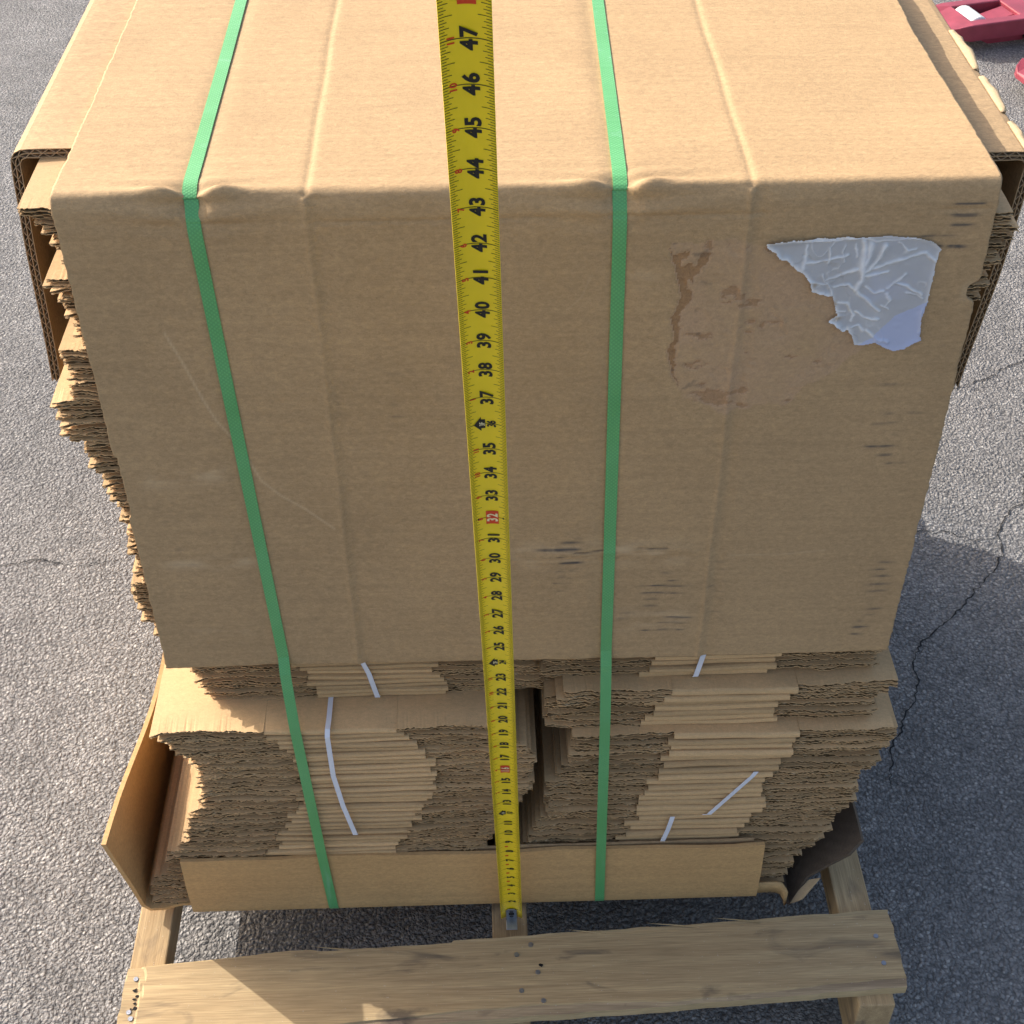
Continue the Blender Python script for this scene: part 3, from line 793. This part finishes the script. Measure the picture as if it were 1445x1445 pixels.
qf = np.stack([idx[:-1, :-1], idx[1:, :-1], idx[1:, 1:], idx[:-1, 1:]], -1).reshape(-1, 4)
# thin back face, coarse, joined round the rim
rim_i = np.concatenate([idx[:, 0], idx[-1, 1:], idx[::-1, -1][1:], idx[0, ::-1][1:-1]])
in_v = shell(off - TH)[rim_i]
nb = len(out_v); k = len(rim_i)
rim_f = np.stack([rim_i, nb + np.arange(k), nb + (np.arange(k) + 1) % k, np.roll(rim_i, -1)], -1)
cover = empty('cover_sheet', (0, 18, 35.8), 'large brown cardboard cover folded over the stack top and down its front', 'cardboard sheet')
V = P(np.concatenate([out_v, in_v])) - np.array(world_loc(cover))
Fq = np.concatenate([qf, rim_f]).astype(np.int32)
me = bpy.data.meshes.new('sheet')
me.vertices.add(len(V)); me.vertices.foreach_set('co', V.astype(np.float32).ravel())
me.loops.add(Fq.size); me.loops.foreach_set('vertex_index', Fq.ravel())
me.polygons.add(len(Fq)); me.polygons.foreach_set('loop_start', np.arange(0, Fq.size, 4, dtype=np.int32))
me.materials.append(M_COVER)
me.update(calc_edges=True)
sm = np.ones(len(Fq), bool); sm[len(qf):] = False
me.polygons.foreach_set('use_smooth', sm)
at_ = me.attributes.new('marks', 'FLOAT_COLOR', 'POINT')
cc = np.zeros((len(V), 4), np.float32); cc[:, 3] = 1
cc[:nb, 0] = np.clip(mr, 0, 1).ravel(); cc[:nb, 1] = np.clip(mg, 0, 1).ravel(); cc[:nb, 2] = np.clip(mb, 0, 1).ravel()
at_.data.foreach_set('color', cc.ravel())
me.validate()
sheet_o = link('sheet', me, cover)
def cover_off(x, s):
    """height of the cover's surface over its flat shape at x and arc length s (from the fold)"""
    i = int(np.clip(np.searchsorted(xs, x), 0, nx - 1)); j = int(np.clip(np.searchsorted(d_ - sE, s), 0, ns - 1))
    return off[i, j]

# torn clear pouch stuck on the flap
PO = [(7.05, 34.05), (7.86, 34.11), (9.1, 34.15), (10.77, 34.17), (11.62, 34.09), (12.06, 33.98), (12.42, 33.65), (12.34, 33.5), (12.33, 32.56), (12.33, 31.76), (12.23, 31.14), (12.32, 30.56), (12.4, 30.35), (12.12, 30.2), (11.92, 30.04), (11.58, 29.97), (11.24, 30.11), (10.9, 30.31), (10.73, 30.26), (10.3, 30.22), (9.98, 30.84), (9.77, 30.79), (9.56, 31.0), (9.35, 31.11), (9.37, 31.27), (9.55, 31.37), (9.41, 31.73), (9.28, 32.06), (9.05, 32.12), (8.67, 32.26), (8.51, 32.66), (8.25, 32.96), (7.97, 33.17), (7.73, 33.41), (7.54, 33.4), (7.37, 33.66), (7.11, 33.84)]
st = .026
gx, gz = np.arange(6.9, 12.6, st), np.arange(29.8, 34.4, st)
GX, GZ_ = np.meshgrid(gx, gz, indexing='ij')
jag = np.where(GX < 10.2, .07, .03)
INS = inside(GX + jag * fbm(GX * 5, GZ_ * 5, 101), GZ_ + jag * fbm(GX * 5, GZ_ * 5, 102), PO)
qx = GX + .11 * fbm(GX * 2.2, GZ_ * 2.2, 141); qz = GZ_ + .11 * fbm(GX * 2.2, GZ_ * 2.2, 142)
def ridge(pts, wd, h):
    best = np.full(GX.shape, 9.)
    for (ax, az), (bx, bz) in zip(pts[:-1], pts[1:]):
        L2 = (bx - ax) ** 2 + (bz - az) ** 2
        t_ = np.clip(((qx - ax) * (bx - ax) + (qz - az) * (bz - az)) / L2, 0, 1)
        best = np.minimum(best, np.hypot(qx - ax - t_ * (bx - ax), qz - az - t_ * (bz - az)))
    return h * np.exp(-(best / (wd * (.95 + .75 * fbm(GX * 2.6, GZ_ * 2.6, 143)))) ** 2)
def px(u, v):                              # sketch grid of the pouch: u across, v down, in inches
    return (7.05 + u, 34.15 - v)
RD = [([(.3, .4), (.5, .7)], .04), ([(1.25, .25), (1.3, .9), (1.2, 1.5)], .05), ([(1.3, .9), (2.0, .75), (2.6, .6)], .06), ([(1.9, .3), (2.0, .9)], .05), ([(2.4, .3), (2.45, .8)], .04), ([(2.75, .3), (2.85, .7)], .04),
      ([(3.0, .2), (3.1, 1.0), (3.15, 1.5), (3.0, 1.9)], .10), ([(3.2, .25), (3.15, .9)], .10), ([(3.65, .3), (3.4, .9), (3.3, 1.1)], .10), ([(3.2, 1.15), (3.9, .95), (4.5, .7), (4.9, .6), (5.2, .85)], .07), ([(3.1, 1.35), (3.9, 1.25)], .06),
      ([(4.0, .2), (4.4, .5), (4.6, .45)], .04), ([(1.9, 1.3), (2.1, 1.75), (2.25, 2.0)], .06), ([(2.25, 1.75), (2.7, 1.65), (3.1, 2.0), (3.5, 2.35), (3.8, 2.65)], .07), ([(2.0, 1.5), (2.6, 1.2), (3.0, 1.05)], .06),
      ([(3.3, 1.7), (3.6, 2.0), (3.9, 1.9)], .05), ([(4.1, 1.65), (4.5, 1.75), (5.0, 2.1)], .06), ([(4.5, 2.0), (5.1, 2.2)], .04), ([(4.4, 1.3), (4.0, 1.8)], .05), ([(2.1, 2.3), (2.8, 2.3), (3.05, 2.8), (2.95, 3.0)], .05),
      ([(2.2, 2.6), (2.75, 2.65)], .04), ([(3.1, 2.65), (3.5, 2.9), (3.8, 3.0)], .06), ([(2.5, 2.6), (2.5, 3.0)], .04), ([(3.0, 3.3), (3.3, 3.2), (3.5, 3.4)], .05), ([(3.9, 2.4), (4.1, 2.6)], .05), ([(0.05, .14), (2.0, .1), (4.6, .12), (5.25, .35)], .04),
      ([(4.0, 2.0), (4.15, 2.3), (4.0, 2.5)], .04), ([(1.4, 1.5), (2.0, 1.65)], .05), ([(5.1, 2.6), (5.2, 3.5)], .05), ([(3.6, 3.4), (3.9, 3.7), (4.3, 3.8)], .06)]
hh = np.zeros_like(GX); wh = np.zeros_like(GX)
for pts, wd in RD:
    h = ridge([px(*p) for p in pts], wd * .8, 1.0)
    hh = np.maximum(hh, h * wd * .7); wh = np.maximum(wh, h)
WX, WZ = GX + .25 * fbm(GX * 1.3, GZ_ * 1.3, 131), GZ_ + .25 * fbm(GX * 1.3, GZ_ * 1.3, 132)
cr_ = np.exp(-(np.abs(fbm(WX * 1.5, WZ * 1.5, 133, 2)) / .045) ** 2) * smooth01(-.1, .4, fbm(GX * .8, GZ_ * .8, 134))
hh += .03 * fbm(GX * 1.6, GZ_ * 1.6, 111) + .022 * cr_
wh = np.maximum(wh, .6 * cr_)
wh = np.clip(wh * (.75 + .35 * fbm(GX * 2, GZ_ * 4, 112)) + .10 * smooth01(-.3, .5, fbm(GX * 1.2, GZ_ * 1.2, 113)), 0, 1)
bd = np.full(GX.shape, 9.)
for (a, b) in zip(PO, PO[1:] + PO[:1]):
    L2 = (b[0] - a[0]) ** 2 + (b[1] - a[1]) ** 2
    t_ = np.clip(((GX - a[0]) * (b[0] - a[0]) + (GZ_ - a[1]) * (b[1] - a[1])) / L2, 0, 1)
    bd = np.minimum(bd, np.hypot(GX - a[0] - t_ * (b[0] - a[0]), GZ_ - a[1] - t_ * (b[1] - a[1])))
wh = np.maximum(wh, .8 * np.exp(-(bd / .10) ** 2) * (.6 + .6 * (GX < 10.2)))
blue = inside(GX + .05 * fbm(GX * 3, GZ_ * 3, 121), GZ_, [px(3.3, 3.95), (10.8, 30.5), (11.4, 31.3), (12.5, 31.9), (12.6, 29.8), (10.5, 29.8)]) * .85 + .25 * smooth01(.2, .6, fbm(GX * .9, GZ_ * .9, 122))
spot = (np.exp(-((GX - 9.62) / .10) ** 2 - ((GZ_ - 31.28) / .07) ** 2) + np.exp(-((GX - 8.72) / .07) ** 2 - ((GZ_ - 32.5) / .1) ** 2) + np.exp(-((GX - 9.45) / .06) ** 2 - ((GZ_ - 31.8) / .1) ** 2))
lift = np.where((GX < 9.9), .10 * np.exp(-(bd / .15) ** 2) * (.5 + fbm(GX * 3, GZ_ * 3, 123)), .03 * np.exp(-(bd / .12) ** 2))
m = MB(); vid = {}; qs = []
for i in range(len(gx) - 1):
    for j in range(len(gz) - 1):
        if INS[i, j] and INS[i + 1, j] and INS[i + 1, j + 1] and INS[i, j + 1]:
            q = []
            for a, b in ((i, j), (i + 1, j), (i + 1, j + 1), (i, j + 1)):
                if (a, b) not in vid: vid[(a, b)] = len(vid)
                q.append(vid[(a, b)])
            qs.append(q)
vv = [None] * len(vid); ca = np.ones((len(vid), 4), np.float32)
for (a, b), n_ in vid.items():
    x, z = gx[a], gz[b]
    vv[n_] = (x, -cover_off(x, z - 35.5) - .05 - max(0, hh[a, b]) - max(0, lift[a, b]), z)
    ca[n_, :3] = (np.clip(wh[a, b], 0, 1), np.clip(blue[a, b], 0, 1), np.clip(spot[a, b], 0, 1))
po = mesh('torn_label_pouch', vv, qs, M_POUCH, cover, smooth=True)
po['label'] = 'torn wrinkled clear plastic pouch stuck on the cover'
a2 = po.data.attributes.new('marks', 'FLOAT_COLOR', 'POINT'); a2.data.foreach_set('color', ca.ravel())

# ------------------------------------------------------------------ green straps
def strap(label, topx, frontx, wd=.42):
    pts = []                               # (x, y, z)
    xt = lambda y: np.interp(y, [0, 14, 38], topx)
    xf = lambda z: np.interp(z, [0, 4, 16, 36], frontx[::-1])
    for z in np.linspace(20, 35.6, 24): pts.append((xt(38), 38.98, z))
    x0 = xt(0); jt = len(fz) + len(bend) + len(top) - 1
    ix = np.clip(np.searchsorted(xs, [xt(p[0]) if p[1] > 35.8 else xf(p[1]) for p in path]), 0, nx - 1)
    raw = off[ix, np.arange(ns)]
    ker = np.ones(9) / 9; smo = np.convolve(np.pad(raw, 4, 'edge'), ker, 'valid')
    for j in range(jt, 6, -1):
        if j < len(fz) - 12 and j % 4: continue
        o_ = max(raw[j], smo[j]) + .04
        xx = xt(path[j, 0]) if path[j, 1] > 35.8 else xf(path[j, 1])
        pts.append((xx, path[j, 0] + nrm[j, 0] * o_, path[j, 1] + nrm[j, 1] * o_))
    for z in np.linspace(15.7, 4.6, 20): pts.append((xf(z), -.58 + .04 * math.sin(z * .8) * 0 - (.0 if z < 13 else -.35 * (z - 13) / 3), z))
    for z in np.linspace(4.0, .35, 10): pts.append((xf(z), -.56 + .1 * (4 - z) / 4, z))
    pts += [(xf(0), -.42, .08), (xf(0), -.30, -.14), (xf(0), .2, -.22), (xf(0), 1.5, -.22)]
    m = MB(); rows = [[], [], []]
    for p in pts:
        for k, s_ in enumerate((-.5, 0, .5)): rows[k].append((p[0] + s_ * wd, p[1], p[2]))
    m.grid(rows)
    o = m.build('plastic_strap', M_GREEN, None, origin=(topx[0], 0, 0))
    s_ = o.modifiers.new('solid', 'SOLIDIFY'); s_.thickness = .035 * U; s_.offset = 0
    return tag(o, label, 'strap', 'green straps round the stack')
strap('green plastic strap crossing the cover on the sunlit side, far from the torn pouch', [-9.86, -9.97, -10.1], [-9.83, -9.31, -8.98, -8.86])
strap('green plastic strap between the yellow tape and the torn pouch', [2.67, 3.0, 3.3], [2.66, 2.95, 3.14, 3.22])

# ------------------------------------------------------------------ tape measure
tape = empty('tape_measure', (-.81, -1.05, -.62), 'yellow steel tape measure stretched up in front of the stack from the pallet', 'tape measure')
H0 = Vector((-.81, -1.055, 0.0))
td = Vector((-.01669, -.24658, 1)).normalized()
ta = Vector((1, 0, 0)); ta = (ta - td * ta.dot(td)).normalized()
tn = ta.cross(td)                          # towards the camera
if tn.y > 0: tn = -tn
TRAD, SLEN = .86, 51.5
def tp(s, u, lift=0.0):
    a = u / TRAD
    return H0 + td * s + ta * (TRAD - lift) * math.sin(a) + tn * (TRAD - (TRAD - lift) * math.cos(a))
m = MB(); ss = np.linspace(.02, SLEN, 60); us = np.linspace(-.5, .5, 13)
m.grid([[tp(s, u) for u in us] for s in ss])
bl = m.build('blade', M_YEL, tape, smooth=True); fix_normals(bl)
s_ = bl.modifiers.new('solid', 'SOLIDIFY'); s_.thickness = .012 * U; s_.offset = 0
blk, red, pale = MB(), MB(), MB()
def stripe(mb_, s0, s1, u0, u1, lift=.014):
    n = max(1, int(abs(u1 - u0) / .1)); uu = np.linspace(u0, u1, n + 1)
    mb_.grid([[tp(s0, u, lift) for u in uu], [tp(s1, u, lift) for u in uu]])
_tc = {}
def glyphs(txt, size, bold):
    key = (txt, size, bold)
    if key not in _tc:
        c = bpy.data.curves.new('t', 'FONT'); c.body = txt; c.size = size; c.offset = bold; c.resolution_u = 3
        c.align_x = 'CENTER'; c.space_character = 1.22 if size > .35 else 1.0
        o = bpy.data.objects.new('t', c); col.objects.link(o)
        bpy.context.view_layer.update()
        e = o.evaluated_get(bpy.context.evaluated_depsgraph_get()); me_ = e.to_mesh()
        vs = np.array([v.co[:2] for v in me_.vertices]); fs = [tuple(p.vertices) for p in me_.polygons]
        e.to_mesh_clear(); bpy.data.objects.remove(o); bpy.data.curves.remove(c)
        vs[:, 0] -= (vs[:, 0].min() + vs[:, 0].max()) / 2; vs[:, 1] -= (vs[:, 1].min() + vs[:, 1].max()) / 2
        _tc[key] = (vs, fs)
    return _tc[key]
def write(mb_, txt, s, u, size, bold=.0, sx=1.0, lift=.016):
    vs, fs = glyphs(txt, size, bold)
    mb_.add([tp(s + x * sx, u - y, lift) for x, y in vs], fs)
for k in range(1, 52):
    stripe(blk, k - .009, k + .009, -.5, .5)
    if k in (16, 32, 48):
        stripe(red, k - .30, k + .30, -.13, .21, .018); write(pale, str(k), k, .04, .40, .012, .84, .024)
        if k > 16:
            for u, sg in ((-.36, 1), (.36, -1)):
                blk.add([tp(k - .05, u, .016), tp(k + .05, u, .016), tp(k, u + .06 * sg, .016)], [(0, 1, 2)])
    elif k % 12 == 0:
        write(blk, str(k), k, .13, .30, .010, .86)
        blk.add([tp(k + a, u, .016) for a, u in ((-.17, -.02), (.17, -.02), (.17, -.12), (.27, -.12), (0, -.31), (-.27, -.12), (-.17, -.12))], [(0, 1, 2, 6), (2, 3, 4), (2, 4, 6), (4, 5, 6)])
        write(pale, str(k // 12) + 'F', k, -.10, .19, .004, .8, .024)
    else:
        write(blk, str(k), k, .05, .43, .017, 1.04)
    if k > 12 and k % 12: write(red, str(k % 12), k - .02, -.29, .20, .006, 1.1)
    if 3 < k < 10: stripe(red, k - .56, k - .44, -.13, .0)
    for q in range(1, 16):
        s = k - 1 + q / 16
        ln = .27 if q == 8 else .2 if q % 4 == 0 else .16 if q % 2 == 0 else .11
        if s > .9:
            stripe(blk, s - .0065, s + .0065, -.5, -.5 + ln); stripe(blk, s - .0065, s + .0065, .5 - ln, .5)
for mb_, nm_, mt_ in ((blk, 'black_markings', M_BLK), (red, 'red_markings', M_RED), (pale, 'pale_markings', M_PALE)): tag(mb_.build(nm_, mt_, bl), kind='stuff')
# end hook: slotted plate on the blade with two rivets and a turned-down lip
m = MB()
hk = lambda s, u, n_: H0 + td * s + ta * u + tn * n_
def plate(s0, s1, u0, u1, n0, n1): m.add([hk(s, u, n_) for n_ in (n0, n1) for s in (s0, s1) for u in (u0, u1)], [(0, 2, 3, 1), (4, 5, 7, 6), (0, 1, 5, 4), (2, 6, 7, 3), (0, 4, 6, 2), (1, 3, 7, 5)])
plate(-.02, .95, -.25, .25, .05, .09)
plate(.95, 1.1, -.17, .17, .05, .09)
plate(-.08, -.02, -.25, .25, .04, .62)
hook = m.build('end_hook', M_STEEL, tape); bevel(hook, .02)
for s, u in ((.22, 0), (.82, 0)):
    m = MB(); m.cyl(hk(s, u, .085), hk(s, u, .13), .10, .07, 14); m.build('rivet', M_JACKD, hook)
m = MB()
m.add([hk(a, u, .094) for a, u in ((.38, -.12), (.38, .12), (.68, .12), (.68, -.12))], [(0, 1, 2, 3)]); m.build('slot', M_HOLE, hook)
# case that the blade is pulled from, above the picture
m = MB(); n = 28; rows = []
for u, k in ((-.75, .86), (-.66, .97), (-.5, 1), (.5, 1), (.66, .97), (.75, .86)):
    r_ = []
    for t_ in np.linspace(0, 2 * math.pi, n + 1)[:-1]:
        ca_, sa_ = math.cos(t_), math.sin(t_)
        e_ = (abs(ca_) ** 3.2 + abs(sa_) ** 3.2) ** (-1 / 3.2)
        r_.append(H0 + td * (SLEN + 1.2 + 1.45 * k * ca_ * e_) + tn * (.95 + 1.4 * k * sa_ * e_) + ta * u)
    rows.append(r_)
b0 = len(m.v); m.grid(rows, 0, True); m.f += [tuple(range(n)), tuple(reversed(range(5 * n, 6 * n)))]; m.m += [0, 0]
cs = m.build('case', M_YEL, tape, smooth=False); fix_normals(cs); bevel(cs, .06)
m = MB(); m.cyl(H0 + td * (SLEN + 1.2) + tn * .95 + ta * .74, H0 + td * (SLEN + 1.2) + tn * .95 + ta * .80, .8, .75, 24); m.build('case_disc', M_CASE, cs)

# ------------------------------------------------------------------ pallet jack behind the stack
jack = empty('pallet_jack', (62, 100, -GZ), 'red hand pallet jack parked on the asphalt behind the stack', 'pallet jack')
ang = math.radians(15)
ax_, ay_ = Vector((math.cos(ang), math.sin(ang), 0)), Vector((-math.sin(ang), math.cos(ang), 0))
def fork(tip):
    tip = Vector(tip)
    def q(a, b, z): return tip + ax_ * a + ay_ * b + Vector((0, 0, z))
    m = MB(); wd = 6.3; zt = 2.9; zb = 1.2
    ol = [(0, 1.5), (.35, .7), (1.2, .12), (2.6, 0), (46, 0), (46, wd), (2.6, wd), (1.2, wd - .12), (.35, wd - .7), (0, wd - 1.5)]
    hl = [(2.9, 1.25), (8.6, 1.25), (8.6, wd - 1.25), (2.9, wd - 1.25)]
    bm = bmesh.new()
    def ring(pts, z): return [bm.verts.new(q(a, b, z)) for a, b in pts]
    zt_o = lambda a: zt - (.9 if a < .1 else .45 if a < .5 else .12 if a < 1.3 else 0)
    To = [bm.verts.new(q(a, b, zt_o(a))) for a, b in ol]; Bo = [bm.verts.new(q(a, b, zb if a > 1.3 else zb + .3)) for a, b in ol]
    Th = ring(hl, zt); Bh = ring(hl, zb)
    n_ = len(ol)
    for i in range(n_): bm.faces.new((To[i], To[(i + 1) % n_], Bo[(i + 1) % n_], Bo[i]))
    for i in range(4): bm.faces.new((Th[i], Bh[i], Bh[(i + 1) % 4], Th[(i + 1) % 4]))
    bm.faces.new((To[3], To[4], Th[1], Th[0])); bm.faces.new((To[4], To[5], Th[2], Th[1])); bm.faces.new((To[5], To[6], Th[3], Th[2]))
    bm.faces.new((To[6], To[7], To[8], To[9], To[0], To[1], To[2], To[3], Th[0], Th[3]))
    bmesh.ops.recalc_face_normals(bm, faces=bm.faces)
    vs = [tuple(v.co) for v in bm.verts]; bm.verts.index_update(); fs = [tuple(v.index for v in f.verts) for f in bm.faces]; bm.free()
    vs = [(a, b, c - GZ) for a, b, c in vs]
    f_ = mesh('fork', vs, fs, M_JACK, jack); bevel(f_, .12)
    z = lambda v: (v.x, v.y, v.z - GZ)
    m = MB(); m.cyl(z(q(4.1, 1.4, 1.75)), z(q(4.1, wd - 1.4, 1.75)), 1.28, None, 20); r_ = m.build('load_roller', M_ROLL, f_, smooth=False); bevel(r_, .25, 3)
    m = MB(); m.add([z(q(a, b, c)) for a, b, c in [(5.2, 2.2, 2.0), (8.4, 2.0, 2.6), (8.4, 4.3, 2.6), (5.2, 4.1, 2.0), (5.2, 2.2, 1.3), (8.4, 2.0, 1.9), (8.4, 4.3, 1.9), (5.2, 4.1, 1.3)]], [(0, 1, 2, 3), (4, 7, 6, 5), (0, 4, 5, 1), (1, 5, 6, 2), (2, 6, 7, 3), (3, 7, 4, 0)])
    m.build('roller_linkage', M_JACK, f_)
    m = MB(); m.cyl(z(q(9.5, -.05, 1.0)), z(q(9.5, .5, 1.0)), .55, None, 12); m.build('pivot_bolt', M_JACKD, f_)
    m = MB(); m.add([z(q(a, b, c)) for a, b, c in [(3.4, .5, 1.3), (11.5, .5, 1.3), (9.0, .5, .45), (5.0, .5, .5), (3.4, 1.0, 1.3), (11.5, 1.0, 1.3), (9.0, 1.0, .45), (5.0, 1.0, .5)]], [(0, 1, 2, 3), (4, 7, 6, 5), (0, 4, 5, 1), (1, 5, 6, 2), (2, 6, 7, 3), (3, 7, 4, 0)])
    m.build('roller_bracket', M_JACK, f_)
T1 = Vector((46.4, 100.6, 0)); T2 = T1 - ay_ * 14.2 + ax_ * 1.9
fork(T1); fork(T2)
mid = (T1 + T2) / 2 + ay_ * 3.15
def jq(a, b, z): v = mid + ax_ * a + ay_ * b; return (v.x, v.y, z - GZ)
m = MB(); m.add([jq(a, b, z) for z in (1.2, 8) for a, b in ((46, -11), (50, -11), (50, 11), (46, 11))], [(0, 3, 2, 1), (4, 5, 6, 7), (0, 1, 5, 4), (1, 2, 6, 5), (2, 3, 7, 6), (3, 0, 4, 7)])
bevel(m.build('rear_frame', M_JACK, jack), .5)
m = MB(); m.cyl(jq(53, 0, 2), jq(53, 0, 15), 2.2, 1.8, 20); m.build('hydraulic_pump', M_JACK, jack)
m = MB(); m.cyl(jq(54, 0, 13), jq(60, 0, 46), .7, .7, 14); m.build('tow_bar', M_JACKD, jack)
m = MB(); m.cyl(jq(60.4, -5, 47), jq(60.4, 5, 47), .7, .7, 14); m.cyl(jq(60, -5, 47), jq(59.6, -2, 43), .6, .6, 12); m.cyl(jq(60, 5, 47), jq(59.6, 2, 43), .6, .6, 12); m.build('handle_loop', M_RUB, jack)
for s in (-1, 1):
    m = MB(); m.cyl(jq(54, s * 2.6 - .9, 3.6), jq(54, s * 2.6 + .9, 3.6), 3.6, None, 28); bevel(m.build('steer_wheel', M_RUB, jack), .3)
